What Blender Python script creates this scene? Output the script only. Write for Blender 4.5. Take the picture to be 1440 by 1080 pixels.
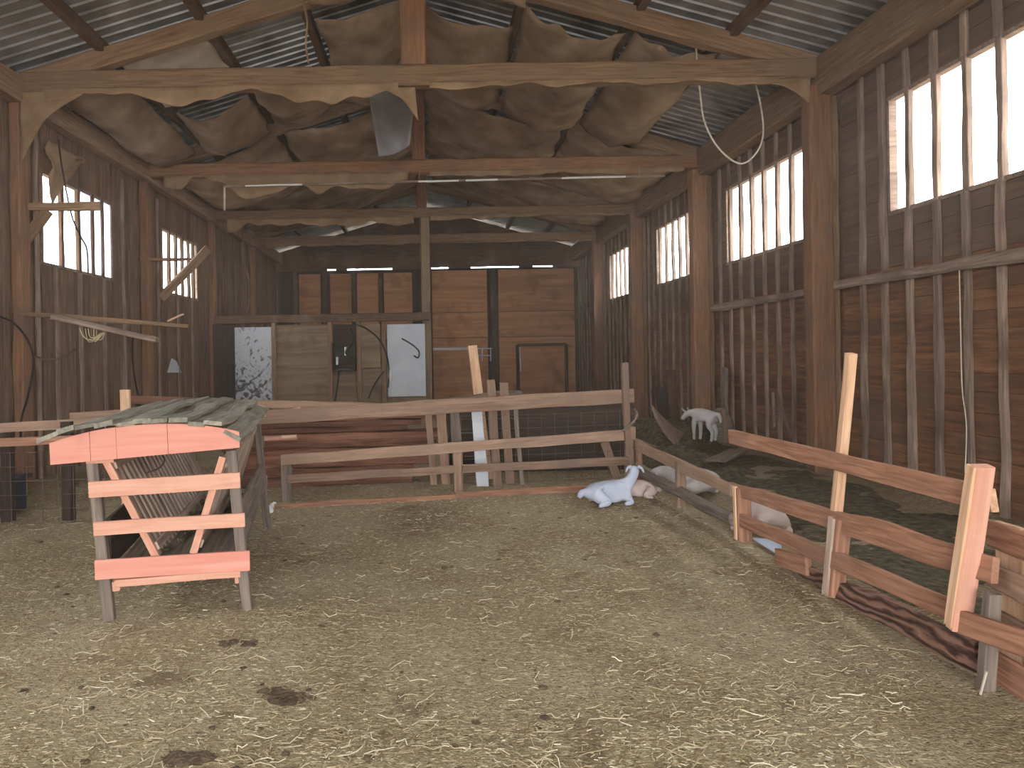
import bpy, math, random
from mathutils import Vector, Matrix, noise, Euler

random.seed(7)
S = bpy.context.scene
for o in list(bpy.data.objects): bpy.data.objects.remove(o)
C = S.collection

# ------------------------------------------------------------------ camera
F, CX, CY, H, TH = 1000.0, 605.0, 500.0, 1.6, math.radians(1.0)
cam_d = bpy.data.cameras.new('camera'); cam = bpy.data.objects.new('camera', cam_d); C.objects.link(cam)
cam.location = (0, 0, H)
cam.rotation_euler = (Matrix.Rotation(math.radians(90), 3, 'X') @ Matrix.Rotation(-TH, 3, 'Z')).to_euler()
cam_d.sensor_fit = 'HORIZONTAL'; cam_d.sensor_width = 36; cam_d.lens = 36 * F / 1440
cam_d.shift_x = (720 - CX) / 1440; cam_d.shift_y = -(540 - CY) / 1440
cam_d.clip_start = 0.05; cam_d.clip_end = 200
S.camera = cam

# ------------------------------------------------------------------ world and light
w = bpy.data.worlds.new('world'); S.world = w; w.use_nodes = True
wn = w.node_tree.nodes; bg = wn['Background']
bg.inputs[0].default_value = (0.95, 0.97, 1.0, 1); bg.inputs[1].default_value = 12.0
def area(name, loc, rot, sx, sy, power, col=(1, 1, 1), spread=180):
    l = bpy.data.lights.new(name, 'AREA'); l.shape = 'RECTANGLE'; l.size = sx; l.size_y = sy
    l.energy = power; l.color = col; l.spread = math.radians(spread)
    o = bpy.data.objects.new(name, l); C.objects.link(o); o.location = loc; o.rotation_euler = rot
    return o
# daylight entering by the wide open barn end behind the camera
area('doorway_daylight', (0.0, -4.2, 2.2), (math.radians(90), 0, 0), 4.4, 3.6, 560, (1.0, 0.965, 0.94))
S.view_settings.view_transform = 'Standard'; S.view_settings.look = 'None'
S.view_settings.gamma = 1; S.view_settings.exposure = -0.4; S.view_settings.use_curve_mapping = False
try:
    S.cycles.use_denoising = True; S.cycles.max_bounces = 8; S.cycles.diffuse_bounces = 6
    S.cycles.sample_clamp_indirect = 6
except Exception: pass

# ------------------------------------------------------------------ measuring
ct, st = math.cos(TH), math.sin(TH)
def P(u, v, Y):
    du, dv = u - CX, CY - v
    return Vector(((du*ct + dv*st) * Y / F, Y, H + (dv*ct - du*st) * Y / F))
def G(u, v, z=0.0):
    du, dv = u - CX, CY - v
    k = (dv*ct - du*st)
    return P(u, v, (z - H) * F / k)
def PX(u, v, X):
    du, dv = u - CX, CY - v
    return P(u, v, X * F / (du*ct + dv*st))

# ------------------------------------------------------------------ materials
def s2l(c):
    return tuple(((x/255)/12.92 if x/255 <= .04045 else ((x/255+.055)/1.055)**2.4) for x in c) + (1,)
def base_mat(name, rough=.8, metal=0.0):
    m = bpy.data.materials.new(name); m.use_nodes = True
    b = m.node_tree.nodes['Principled BSDF']
    b.inputs['Roughness'].default_value = rough; b.inputs['Metallic'].default_value = metal
    b.inputs['Specular IOR Level'].default_value = .25
    return m, m.node_tree, b
def N(t, kind, **kw):
    n = t.nodes.new(kind)
    for k, v in kw.items(): setattr(n, k, v)
    return n
def ramp(t, stops):
    r = N(t, 'ShaderNodeValToRGB'); cr = r.color_ramp
    while len(cr.elements) < len(stops): cr.elements.new(.5)
    for e, (p, c) in zip(cr.elements, stops): e.position = p; e.color = c
    return r
def mix(t, fac, a, b, mode='MIX'):
    n = N(t, 'ShaderNodeMix', data_type='RGBA', blend_type=mode)
    for i, x in ((0, fac), (6, a), (7, b)):
        if hasattr(x, 'is_linked') or hasattr(x, 'links'): t.links.new(x, n.inputs[i])
        else: n.inputs[i].default_value = x
    return n.outputs[2]
def wood(name, dark, light, axis=0, rough=.85, var=.22, bump=.35, stain=None, island=False, grain=9.0, stain_lo=.5):
    m, t, b = base_mat(name, rough)
    tc = N(t, 'ShaderNodeTexCoord'); oi = N(t, 'ShaderNodeObjectInfo'); ge = N(t, 'ShaderNodeNewGeometry')
    rnd = ge.outputs['Random Per Island'] if island else oi.outputs['Random']
    off = N(t, 'ShaderNodeVectorMath', operation='SCALE'); off.inputs[0].default_value = (13.1, 7.7, 9.3)
    t.links.new(rnd, off.inputs[3])
    add = N(t, 'ShaderNodeVectorMath', operation='ADD')
    t.links.new(tc.outputs['Object'], add.inputs[0]); t.links.new(off.outputs[0], add.inputs[1])
    mp = N(t, 'ShaderNodeMapping'); sc = [grain, grain, grain]; sc[axis] = grain * .07
    mp.inputs['Scale'].default_value = sc; t.links.new(add.outputs[0], mp.inputs[0])
    n1 = N(t, 'ShaderNodeTexNoise'); n1.inputs['Scale'].default_value = 3.2; n1.inputs['Detail'].default_value = 6
    n1.inputs['Distortion'].default_value = .7; t.links.new(mp.outputs[0], n1.inputs['Vector'])
    r1 = ramp(t, [(.3, s2l(dark)), (.7, s2l(light))]); t.links.new(n1.outputs['Fac'], r1.inputs[0])
    col = r1.outputs[0]
    n2 = N(t, 'ShaderNodeTexNoise'); n2.inputs['Scale'].default_value = 1.7; n2.inputs['Detail'].default_value = 5
    t.links.new(add.outputs[0], n2.inputs['Vector'])
    if stain:
        r2 = ramp(t, [(stain_lo, (0, 0, 0, 1)), (min(.99, stain_lo+.2), (1, 1, 1, 1))]); t.links.new(n2.outputs['Fac'], r2.inputs[0])
        col = mix(t, r2.outputs[0], col, s2l(stain))
    hv = N(t, 'ShaderNodeHueSaturation'); mr = N(t, 'ShaderNodeMapRange')
    mr.inputs[3].default_value = 1 - var; mr.inputs[4].default_value = 1 + var
    t.links.new(rnd, mr.inputs[0]); t.links.new(mr.outputs[0], hv.inputs['Value']); t.links.new(col, hv.inputs['Color'])
    t.links.new(hv.outputs[0], b.inputs['Base Color'])
    bp = N(t, 'ShaderNodeBump'); bp.inputs['Strength'].default_value = bump; bp.inputs['Distance'].default_value = .01
    t.links.new(n1.outputs['Fac'], bp.inputs['Height']); t.links.new(bp.outputs[0], b.inputs['Normal'])
    return m
def rough_mat(name, cols, scale=4, rough=.9, metal=0.0, bump=.3, bscale=None, detail=6, dist=.02, spec=.25):
    m, t, b = base_mat(name, rough, metal); b.inputs['Specular IOR Level'].default_value = spec
    tc = N(t, 'ShaderNodeTexCoord')
    n1 = N(t, 'ShaderNodeTexNoise'); n1.inputs['Scale'].default_value = scale; n1.inputs['Detail'].default_value = detail
    t.links.new(tc.outputs['Object'], n1.inputs['Vector'])
    k = len(cols); r = ramp(t, [(.3 + .4*i/(max(1, k-1)), s2l(c)) for i, c in enumerate(cols)])
    t.links.new(n1.outputs['Fac'], r.inputs[0]); t.links.new(r.outputs[0], b.inputs['Base Color'])
    n2 = N(t, 'ShaderNodeTexNoise'); n2.inputs['Scale'].default_value = bscale or scale*5; n2.inputs['Detail'].default_value = 4
    t.links.new(tc.outputs['Object'], n2.inputs['Vector'])
    bp = N(t, 'ShaderNodeBump'); bp.inputs['Strength'].default_value = bump; bp.inputs['Distance'].default_value = dist
    t.links.new(n2.outputs['Fac'], bp.inputs['Height']); t.links.new(bp.outputs[0], b.inputs['Normal'])
    return m

def ground_mat():
    m, t, b = base_mat('trampled_straw_bedding', .95)
    b.inputs['Specular IOR Level'].default_value = .1
    tc = N(t, 'ShaderNodeTexCoord').outputs['Object']
    def noi(sc, det=5, dist=0.0, vec=tc):
        n = N(t, 'ShaderNodeTexNoise'); n.inputs['Scale'].default_value = sc; n.inputs['Detail'].default_value = det
        n.inputs['Distortion'].default_value = dist; t.links.new(vec, n.inputs['Vector']); return n.outputs['Fac']
    big = ramp(t, [(.35, s2l((130, 112, 86))), (.5, s2l((152, 138, 108))), (.65, s2l((166, 153, 126)))]); t.links.new(noi(.8, 6, .5), big.inputs[0])
    # chopped fibres: two stretched voronoi layers
    col = big.outputs[0]
    for ang, sc, lo, c in ((.5, 34, .56, (204, 190, 156)), (2.2, 46, .57, (188, 170, 134)), (1.3, 60, .57, (98, 80, 62))):
        mp = N(t, 'ShaderNodeMapping'); mp.inputs['Rotation'].default_value = (0, 0, ang); mp.inputs['Scale'].default_value = (sc*.3, sc, sc)
        t.links.new(tc, mp.inputs[0])
        f = noi(2.0, 3, 1.2, mp.outputs[0]); r = ramp(t, [(lo, (0, 0, 0, 1)), (lo+.06, (1, 1, 1, 1))]); t.links.new(f, r.inputs[0])
        col = mix(t, r.outputs[0], col, s2l(c))
    dk = ramp(t, [(.30, (.7, .7, .7, 1)), (.37, (0, 0, 0, 1))]); t.links.new(noi(2.6, 8, .3), dk.inputs[0])
    col = mix(t, dk.outputs[0], col, s2l((108, 90, 70)))
    t.links.new(col, b.inputs['Base Color'])
    bp = N(t, 'ShaderNodeBump'); bp.inputs['Strength'].default_value = .7; bp.inputs['Distance'].default_value = .03
    t.links.new(noi(45, 6, .8), bp.inputs['Height'])
    t.links.new(bp.outputs[0], b.inputs['Normal'])
    return m

M = {}
M['beam'] = wood('dusty_brown_timber', (110, 84, 62), (156, 126, 98), stain=(132, 108, 86), bump=.4)
M['post'] = wood('reddish_brown_timber', (120, 84, 60), (160, 118, 88), stain=(124, 98, 80))
M['purlin'] = wood('dark_purlin_timber', (72, 52, 38), (112, 86, 64), stain=(120, 102, 86))
M['batten'] = wood('grey_weathered_batten', (118, 96, 82), (168, 146, 130), stain=(110, 92, 78))
M['wallboard'] = wood('brown_horizontal_board', (88, 58, 38), (142, 98, 66), axis=1, island=True, stain=(100, 76, 58), var=.15, grain=7)
M['upboard'] = wood('dusty_grey_brown_board', (86, 68, 54), (116, 94, 76), axis=1, island=True, stain=(98, 80, 66), var=.08, grain=5)
M['vboard'] = wood('brown_vertical_board', (90, 68, 52), (138, 110, 86), axis=2, island=True, stain=(94, 76, 62), var=.22, grain=7)
M['rail'] = wood('worn_fence_rail_timber', (132, 104, 86), (172, 142, 120), stain=(140, 116, 100))
M['rail2'] = wood('red_brown_rail_timber', (124, 84, 64), (180, 134, 108), stain=(144, 110, 92), grain=12)
M['pale'] = wood('pale_fresh_timber', (188, 144, 110), (226, 190, 156))
M['pink'] = wood('salmon_pink_timber', (212, 140, 122), (226, 160, 142), var=.03, stain=(196, 128, 110), stain_lo=.6, bump=.15, grain=6)
M['tan'] = wood('tan_new_board', (204, 148, 124), (222, 172, 148), var=.05, stain=(178, 132, 112), stain_lo=.58, bump=.2)
M['grey'] = wood('grey_old_timber', (96, 84, 76), (148, 134, 122))
M['slat'] = wood('grey_brown_rack_slat', (150, 128, 112), (208, 186, 168), var=.15)
M['moss'] = wood('mossy_grey_roof_board', (112, 106, 94), (160, 154, 140), var=.22, stain=(112, 114, 96), bump=.8, stain_lo=.52)
M['dark'] = wood('dark_stained_board', (46, 38, 34), (76, 64, 56))
M['rot'] = wood('rough_dark_grained_beam', (74, 48, 40), (140, 98, 84), grain=5, bump=1.0, var=.05)
def striped():
    m, t, b = base_mat('deeply_grained_dark_beam', .85)
    tc = N(t, 'ShaderNodeTexCoord').outputs['Object']; mp = N(t, 'ShaderNodeMapping'); mp.inputs['Scale'].default_value = (.35, 1, 1); t.links.new(tc, mp.inputs[0])
    w_ = N(t, 'ShaderNodeTexWave', bands_direction='Z'); w_.inputs['Scale'].default_value = 6; w_.inputs['Distortion'].default_value = 9; w_.inputs['Detail'].default_value = 3; w_.inputs['Detail Scale'].default_value = 1.5
    t.links.new(mp.outputs[0], w_.inputs['Vector']); r = ramp(t, [(.05, s2l((70, 48, 40))), (.3, s2l((112, 80, 68))), (.9, s2l((146, 110, 94)))])
    t.links.new(w_.outputs['Fac'], r.inputs[0]); t.links.new(r.outputs[0], b.inputs['Base Color'])
    bp = N(t, 'ShaderNodeBump'); bp.inputs['Strength'].default_value = .8; bp.inputs['Distance'].default_value = .02; t.links.new(w_.outputs['Fac'], bp.inputs['Height']); t.links.new(bp.outputs[0], b.inputs['Normal'])
    return m
M['rot'] = striped()
M['pile'] = wood('stacked_red_brown_lumber', (98, 62, 48), (150, 106, 84), var=.3)
M['ply'] = wood('orange_brown_panel', (188, 128, 84), (220, 160, 112), axis=0, stain=(166, 112, 74), var=.06, bump=.1, grain=2.2, stain_lo=.55)
M['greyply'] = wood('grey_brown_board_panel', (112, 94, 74), (146, 126, 100), stain=(98, 82, 68), bump=.1, grain=3)
M['whitepanel'] = rough_mat('white_coated_panel', [(196, 200, 206), (214, 216, 220)], 2, .55, bump=.05)
def dirty_panel():
    m, t, b = base_mat('white_panel_with_dirt', .6)
    tc = N(t, 'ShaderNodeTexCoord').outputs['Object']
    n = N(t, 'ShaderNodeTexNoise'); n.inputs['Scale'].default_value = 4; n.inputs['Detail'].default_value = 8; n.inputs['Distortion'].default_value = 2.5
    t.links.new(tc, n.inputs['Vector'])
    sp = N(t, 'ShaderNodeSeparateXYZ'); t.links.new(tc, sp.inputs[0])
    mr = N(t, 'ShaderNodeMapRange'); mr.inputs[1].default_value = .0; mr.inputs[2].default_value = 1.5
    mr.inputs[3].default_value = .14; mr.inputs[4].default_value = -.06; t.links.new(sp.outputs['X'], mr.inputs[0])
    ad = N(t, 'ShaderNodeMath', operation='ADD'); t.links.new(n.outputs['Fac'], ad.inputs[0]); t.links.new(mr.outputs[0], ad.inputs[1])
    r = ramp(t, [(.54, s2l((205, 208, 212))), (.66, s2l((84, 82, 84)))]); t.links.new(ad.outputs[0], r.inputs[0])
    t.links.new(r.outputs[0], b.inputs['Base Color']); return m
M['dirtypanel'] = dirty_panel()
M['metal'] = rough_mat('galvanised_roof_sheet', [(128, 126, 126), (164, 164, 168), (104, 98, 94)], 1.2, .42, .4, bump=.1, spec=.5)
M['film'] = rough_mat('dusty_brown_insulation_film', [(112, 90, 70), (150, 124, 100), (176, 152, 128)], 1.6, .7, bump=.6, bscale=5, dist=.05)
M['filmpale'] = rough_mat('pale_insulation_film', [(176, 158, 140), (222, 208, 190)], 2.5, .4, bump=.5, bscale=6, spec=.5)
M['filmgrey'] = rough_mat('grey_hanging_sheet', [(118, 116, 118), (150, 150, 154)], 2.5, .45, bump=.3, bscale=6, spec=.5)
M['web'] = rough_mat('dust_laden_cobweb', [(132, 104, 78), (166, 138, 108)], 3, .95, bump=.5, bscale=9)
M['ground'] = ground_mat()
def straw_mat():
    m, t, b = base_mat('loose_straw_stalks', .8)
    ge = N(t, 'ShaderNodeNewGeometry')
    r = ramp(t, [(0, s2l((120, 96, 62))), (.35, s2l((172, 154, 118))), (.7, s2l((204, 190, 156))), (1, s2l((232, 224, 200)))])
    t.links.new(ge.outputs['Random Per Island'], r.inputs[0]); t.links.new(r.outputs[0], b.inputs['Base Color']); return m
M['straw'] = straw_mat()
M['hay'] = rough_mat('greenish_hay', [(70, 64, 48), (104, 98, 74), (136, 126, 98)], 14, .95, bump=1.0, bscale=60, dist=.04)
M['dirt'] = rough_mat('dark_clod', [(66, 54, 42), (112, 96, 76)], 12, .95, bump=.8)
M['goat'] = rough_mat('white_goat_coat', [(190, 184, 180), (216, 210, 206)], 5, .9, bump=.6, bscale=70, dist=.01)
M['goatblue'] = rough_mat('bluish_white_goat_coat', [(180, 186, 204), (206, 212, 226)], 5, .9, bump=.6, bscale=70, dist=.01)
M['goatpink'] = rough_mat('pinkish_white_goat_coat', [(190, 168, 156), (216, 200, 190)], 5, .9, bump=.6, bscale=70, dist=.01)
M['goatdark'] = rough_mat('dark_goat_coat', [(40, 36, 36), (66, 58, 56)], 6, .9, bump=.5, bscale=60, dist=.01)
M['hoof'] = rough_mat('hoof_horn', [(84, 72, 60), (120, 104, 88)], 9, .6)
M['eye'] = rough_mat('dark_eye', [(12, 10, 10), (18, 16, 14)], 9, .15, spec=.8)
M['black'] = rough_mat('black_rubber', [(28, 26, 26), (44, 40, 38)], 9, .6)
M['steel'] = rough_mat('dull_steel', [(120, 118, 116), (160, 158, 156)], 9, .4, .7)
M['wire'] = rough_mat('rusty_mesh_wire', [(92, 76, 64), (130, 112, 98)], 9, .6, .3)
M['palewire'] = rough_mat('pale_flex', [(190, 180, 160), (222, 214, 196)], 9, .6)
M['plastic'] = rough_mat('pale_blue_plastic', [(178, 196, 222), (204, 216, 234)], 6, .4, spec=.5)
M['white'] = rough_mat('white_plastic', [(226, 226, 222), (242, 242, 238)], 6, .5)
M['bluebin'] = rough_mat('dark_blue_plastic', [(34, 38, 58), (48, 54, 76)], 5, .5)
def translucent():
    m, t, b = base_mat('translucent_window_film', .5)
    tr = N(t, 'ShaderNodeBsdfTranslucent'); tr.inputs[0].default_value = (.62, .66, .78, 1)
    tp = N(t, 'ShaderNodeBsdfTransparent'); mx = N(t, 'ShaderNodeMixShader'); mx.inputs[0].default_value = .35
    t.links.new(tr.outputs[0], mx.inputs[1]); t.links.new(tp.outputs[0], mx.inputs[2])
    t.links.new(mx.outputs[0], t.nodes['Material Output'].inputs[0]); return m
M['film_window'] = translucent()

# ------------------------------------------------------------------ mesh helpers
W = {}
class MB:
    def __init__(s): s.v = []; s.f = []
    def box(s, x0, x1, y0, y1, z0, z1):
        i = len(s.v)
        s.v += [(x, y, z) for z in (z0, z1) for y in (y0, y1) for x in (x0, x1)]
        s.f += [tuple(i+k for k in q) for q in ((0, 2, 3, 1), (4, 5, 7, 6), (0, 1, 5, 4), (2, 6, 7, 3), (0, 4, 6, 2), (1, 3, 7, 5))]
        return s
    def tube(s, pts, r, n=6):
        pts = [Vector(p) for p in pts]; i0 = len(s.v); k = len(pts)
        for j, p in enumerate(pts):
            d = (pts[min(j+1, k-1)] - pts[max(j-1, 0)]).normalized()
            a = d.orthogonal().normalized() if j == 0 else (a - d*a.dot(d)).normalized()
            b = d.cross(a); rr = r[j] if isinstance(r, (list, tuple)) else r
            for q in range(n):
                an = 2*math.pi*q/n; s.v.append(tuple(p + a*math.cos(an)*rr + b*math.sin(an)*rr))
        for j in range(k-1):
            for q in range(n):
                s.f.append((i0+j*n+q, i0+j*n+(q+1) % n, i0+(j+1)*n+(q+1) % n, i0+(j+1)*n+q))
        s.f.append(tuple(i0+q for q in reversed(range(n)))); s.f.append(tuple(i0+(k-1)*n+q for q in range(n)))
        return s
    def prism(s, pts, d):
        """outline pts (world), extruded by vector d"""
        i = len(s.v); n = len(pts); d = Vector(d)
        s.v += [tuple(p) for p in pts] + [tuple(Vector(p)+d) for p in pts]
        s.f.append(tuple(i+q for q in range(n))); s.f.append(tuple(i+n+q for q in reversed(range(n))))
        s.f += [(i+(q+1) % n, i+q, i+n+q, i+n+(q+1) % n) for q in range(n)]
        return s
    def blob(s, c, r, seed=0, sub=2, amp=.25):
        import bmesh
        bm = bmesh.new(); bmesh.ops.create_icosphere(bm, subdivisions=sub, radius=1)
        i = len(s.v)
        for v in bm.verts:
            k = 1 + amp * noise.noise(v.co*1.7 + Vector((seed, seed*2.3, 0)))
            s.v.append((c[0]+v.co.x*r[0]*k, c[1]+v.co.y*r[1]*k, c[2]+v.co.z*r[2]*k))
        s.f += [tuple(i+v.index for v in f.verts) for f in bm.faces]; bm.free(); return s
    def build(s, name, mat, parent=None, smooth=False, world=None):
        me = bpy.data.meshes.new(name); me.from_pydata(s.v, [], s.f); me.materials.append(mat)
        if smooth: me.polygons.foreach_set('use_smooth', [True]*len(me.polygons))
        me.update()
        return link(name, me, parent, world or Matrix.Identity(4))
def link(name, me, parent, world):
    o = bpy.data.objects.new(name, me); C.objects.link(o); W[o.name] = world
    if parent: o.parent = parent; o.matrix_basis = W[parent.name].inverted() @ world
    else: o.matrix_basis = world
    return o
def centre(o):
    """move the origin of a top-level mesh to the base of its geometry"""
    return o
def tag(o, label=None, cat=None, group=None, kind=None):
    for k, v in (('label', label), ('category', cat), ('group', group), ('kind', kind)):
        if v: o[k] = v
    return o
def thing(name, label, cat, loc=(0, 0, 0), group=None, rot=None):
    o = bpy.data.objects.new(name, None); C.objects.link(o)
    m = Matrix.Translation(loc) @ (rot or Matrix.Identity(4)); o.matrix_basis = m; W[o.name] = m
    o.empty_display_size = .1
    return tag(o, label, cat, group)
def plank(name, a, b, w, h, mat, parent=None, up=(0, 0, 1), rough=.003, curve=0.0, frame=None, ch=.1, seed=None):
    """timber from a to b; w across, h along 'up'. Local X is the length."""
    a, b = Vector(a), Vector(b)
    if frame is not None: a, b = frame @ a, frame @ b; up = frame.to_3x3() @ Vector(up)
    x = (b-a); L = x.length; x.normalize(); up = Vector(up)
    y = up.cross(x).normalized(); z = x.cross(y)
    R = Matrix((x, y, z)).transposed().to_4x4(); Wm = Matrix.Translation(a) @ R
    n = max(2, min(24, int(L/.18))); c = min(w, h)*ch
    prof = [(-w/2+c, -h/2), (w/2-c, -h/2), (w/2, -h/2+c), (w/2, h/2-c), (w/2-c, h/2), (-w/2+c, h/2), (-w/2, h/2-c), (-w/2, -h/2+c)]
    sd = seed if seed is not None else random.random()*50
    mb = MB()
    for i in range(n+1):
        tt = i/n
        for (py, pz) in prof:
            q = Vector((tt*L*1.9, py*7, pz*7)) + Vector((sd, sd*1.7, 0))
            jy = noise.noise(q)*rough*2; jz = noise.noise(q+Vector((0, 31, 5)))*rough*2
            mb.v.append((tt*L, py+jy, pz+jz+curve*math.sin(math.pi*tt)))
    for i in range(n):
        for q in range(8):
            mb.f.append((i*8+q, i*8+(q+1) % 8, (i+1)*8+(q+1) % 8, (i+1)*8+q))
    mb.f.append(tuple(reversed(range(8)))); mb.f.append(tuple(n*8+q for q in range(8)))
    mb.f = [tuple(reversed(f)) for f in mb.f]
    return mb.build(name, mat, parent, world=Wm)
def sheet(name, fn, nu, nv, mat, parent=None, th=.01, smooth=True):
    mb = MB()
    for j in range(nv+1):
        for i in range(nu+1): mb.v.append(tuple(fn(i/nu, j/nv)))
    for j in range(nv):
        for i in range(nu):
            k = j*(nu+1)+i; mb.f.append((k, k+1, k+nu+2, k+nu+1))
    o = mb.build(name, mat, parent, smooth)
    md = o.modifiers.new('thickness', 'SOLIDIFY'); md.thickness = th; md.offset = 0
    return o
def curve_pts(pts, n=8):
    """catmull-rom"""
    pts = [Vector(p) for p in pts]; out = []
    for i in range(len(pts)-1):
        p0, p1, p2, p3 = pts[max(i-1, 0)], pts[i], pts[i+1], pts[min(i+2, len(pts)-1)]
        for k in range(n):
            t = k/n
            out.append(.5*((2*p1)+(p2-p0)*t+(2*p0-5*p1+4*p2-p3)*t*t+(3*p1-p0-3*p2+p3)*t**3))
    return out + [pts[-1]]

# ------------------------------------------------------------------ shell
XR, XL, Y0, Y1, ZW = 5.35, -5.40, -4.5, 25.2, 5.62
RIDGE, SL = 7.0, .29
def zroof(x): return RIDGE - SL*abs(x)

def ground_h(x, y):
    p = Vector((x*.9, y*.9, 0))
    h = .018*noise.noise(p) + .010*noise.noise(p*3.1) + .006*noise.noise(p*9)
    if 2.0 < y < 9: h += .07*math.exp(-((x-2.45)/.35)**2)*min(1, max(0, (y-4.2)/1.5)) * (0.4+.6*noise.noise(Vector((0, y*1.3, 4))))
    return h
mb = MB(); xs = [-5.6 + i*.07 for i in range(161)]; ys = []
y = -4.7
while y < 26: ys.append(y); y += .07 if 1.5 < y < 9.5 else .25
for yy in ys:
    for xx in xs: mb.v.append((xx, yy, ground_h(xx, yy)))
nx = len(xs)
for j in range(len(ys)-1):
    for i in range(nx-1):
        k = j*nx+i; mb.f.append((k, k+1, k+nx+1, k+nx))
tag(mb.build('floor', M['ground'], smooth=True), 'barn floor of trampled straw and dung bedding', kind='structure')
g = MB().box(-40, 40, -30, 60, -.3, -.12).build('floor_outside', rough_mat('outside_earth', [(150, 140, 120), (170, 160, 140)], 1)); tag(g, kind='structure')

# right wall : horizontal boards with window openings
WR = [(-2.4, .7), (1.6, 4.8), (5.6, 8.21), (9.75, 12.7), (13.95, 16.62), (18.1, 20.95)]; WRZ = (3.13, 4.47)  # openings out of view are added to let in more daylight
WL = [(-2.4, .7), (1.6, 4.5), (5.7, 8.1), (9.9, 12.1), (14.35, 16.5)]; WLZ = (2.97, 4.28)  # here too the unseen openings are added for light
def cuts(y0, y1, wins):
    segs, cur = [], y0
    for a, b in wins:
        if b < y0 or a > y1: continue
        if a > cur: segs.append((cur, a))
        cur = b
    if cur < y1: segs.append((cur, y1))
    return segs
mb = MB(); mbu = MB(); z = -.1
bayY = [Y0, -3.0, 1.1, 5.17, 9.17, 13.27, 17.35, 21.35, Y1]
while z < ZW:
    h = random.uniform(.17, .24); z1 = min(z+h, ZW)
    inw = z1 > WRZ[0]+.02 and z < WRZ[1]-.02
    zz0, zz1 = z, z1
    if z < WRZ[0] < z1: zz1 = WRZ[0]; z1 = WRZ[0]; inw = False
    if z < WRZ[1] < z1: zz1 = WRZ[1]; z1 = WRZ[1]; inw = True
    for k in range(len(bayY)-1):
        for (a, b) in (cuts(bayY[k], bayY[k+1], WR) if inw else [(bayY[k], bayY[k+1])]):
            t_ = random.uniform(0, .012)
            (mbu if zz0 > 2.45 else mb).box(XR-t_, XR+.05, a, b-.004, zz0+.002, zz1-.002)
    z = z1
wall_right = tag(mb.build('wall_right', M['wallboard']), kind='structure')
mbu.build('upper_boards', M['upboard'], wall_right)
MB().box(XR+.05, XR+.09, Y0, Y1, -.1, WRZ[0]).box(XR+.05, XR+.09, Y0, Y1, WRZ[1], ZW).build('sheathing', M['dark'], wall_right)
# left wall : vertical boards
mb = MB(); y = Y0
while y < Y1:
    wd = random.uniform(.17, .27); yb = min(y+wd, Y1)
    t_ = random.uniform(0, .022)
    for (a, b) in WL:
        if y < a < yb - .03: yb = a
        if y < b < yb - .03: yb = b
    mid = (y+yb)/2; opened = any(a < mid < b for a, b in WL)
    for (z0, z1) in ([(-.1, WLZ[0]), (WLZ[1], ZW)] if opened else [(-.1, ZW)]):
        mb.box(XL-.05, XL+t_, y+.004, yb-.004, z0+random.uniform(0, .01), z1)
    y = yb
wall_left = tag(mb.build('wall_left', M['vboard']), kind='structure')
MB().box(XL-.09, XL-.05, Y0, Y1, -.1, WLZ[0]).box(XL-.09, XL-.05, Y0, Y1, WLZ[1], ZW).build('sheathing', M['dark'], wall_left)
for yy in (10.25, 10.95, 11.75, 12.5, 14.1, 15.2, 16.1, 9.75):
    plank('batten', (XL+.03, yy, 0), (XL+.03, yy, WLZ[0] if any(a < yy < b for a, b in WL) else 4.8), .09, .03, M['batten'], wall_left, up=(1, 0, 0), rough=.008)
def clump(u, v):
    p = Vector((XL+.12, 9.95+1.0*u, 4.75-.95*v*(1-u)**1.2-.05)); p.x += .12*noise.noise(Vector((u*4, v*4, 2))); return p
tag(sheet('cobweb_clump', clump, 14, 10, M['web'], None, .02), 'dusty cobweb clump hanging over the upper corner of the glaring left window', 'cobweb')
# front (entry) wall behind the camera, with the big open doorway
MB().box(XL, -2.4, Y0-.1, Y0, 0, ZW).box(2.4, XR, Y0-.1, Y0, 0, ZW).box(-2.4, 2.4, Y0-.1, Y0, 4.2, ZW).prism([(XL, Y0, ZW), (XR, Y0, ZW), (0, Y0, RIDGE)], (0, -.1, 0)).build('wall_front', M['vboard'])
tag(bpy.data.objects['wall_front'], kind='structure')

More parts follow.
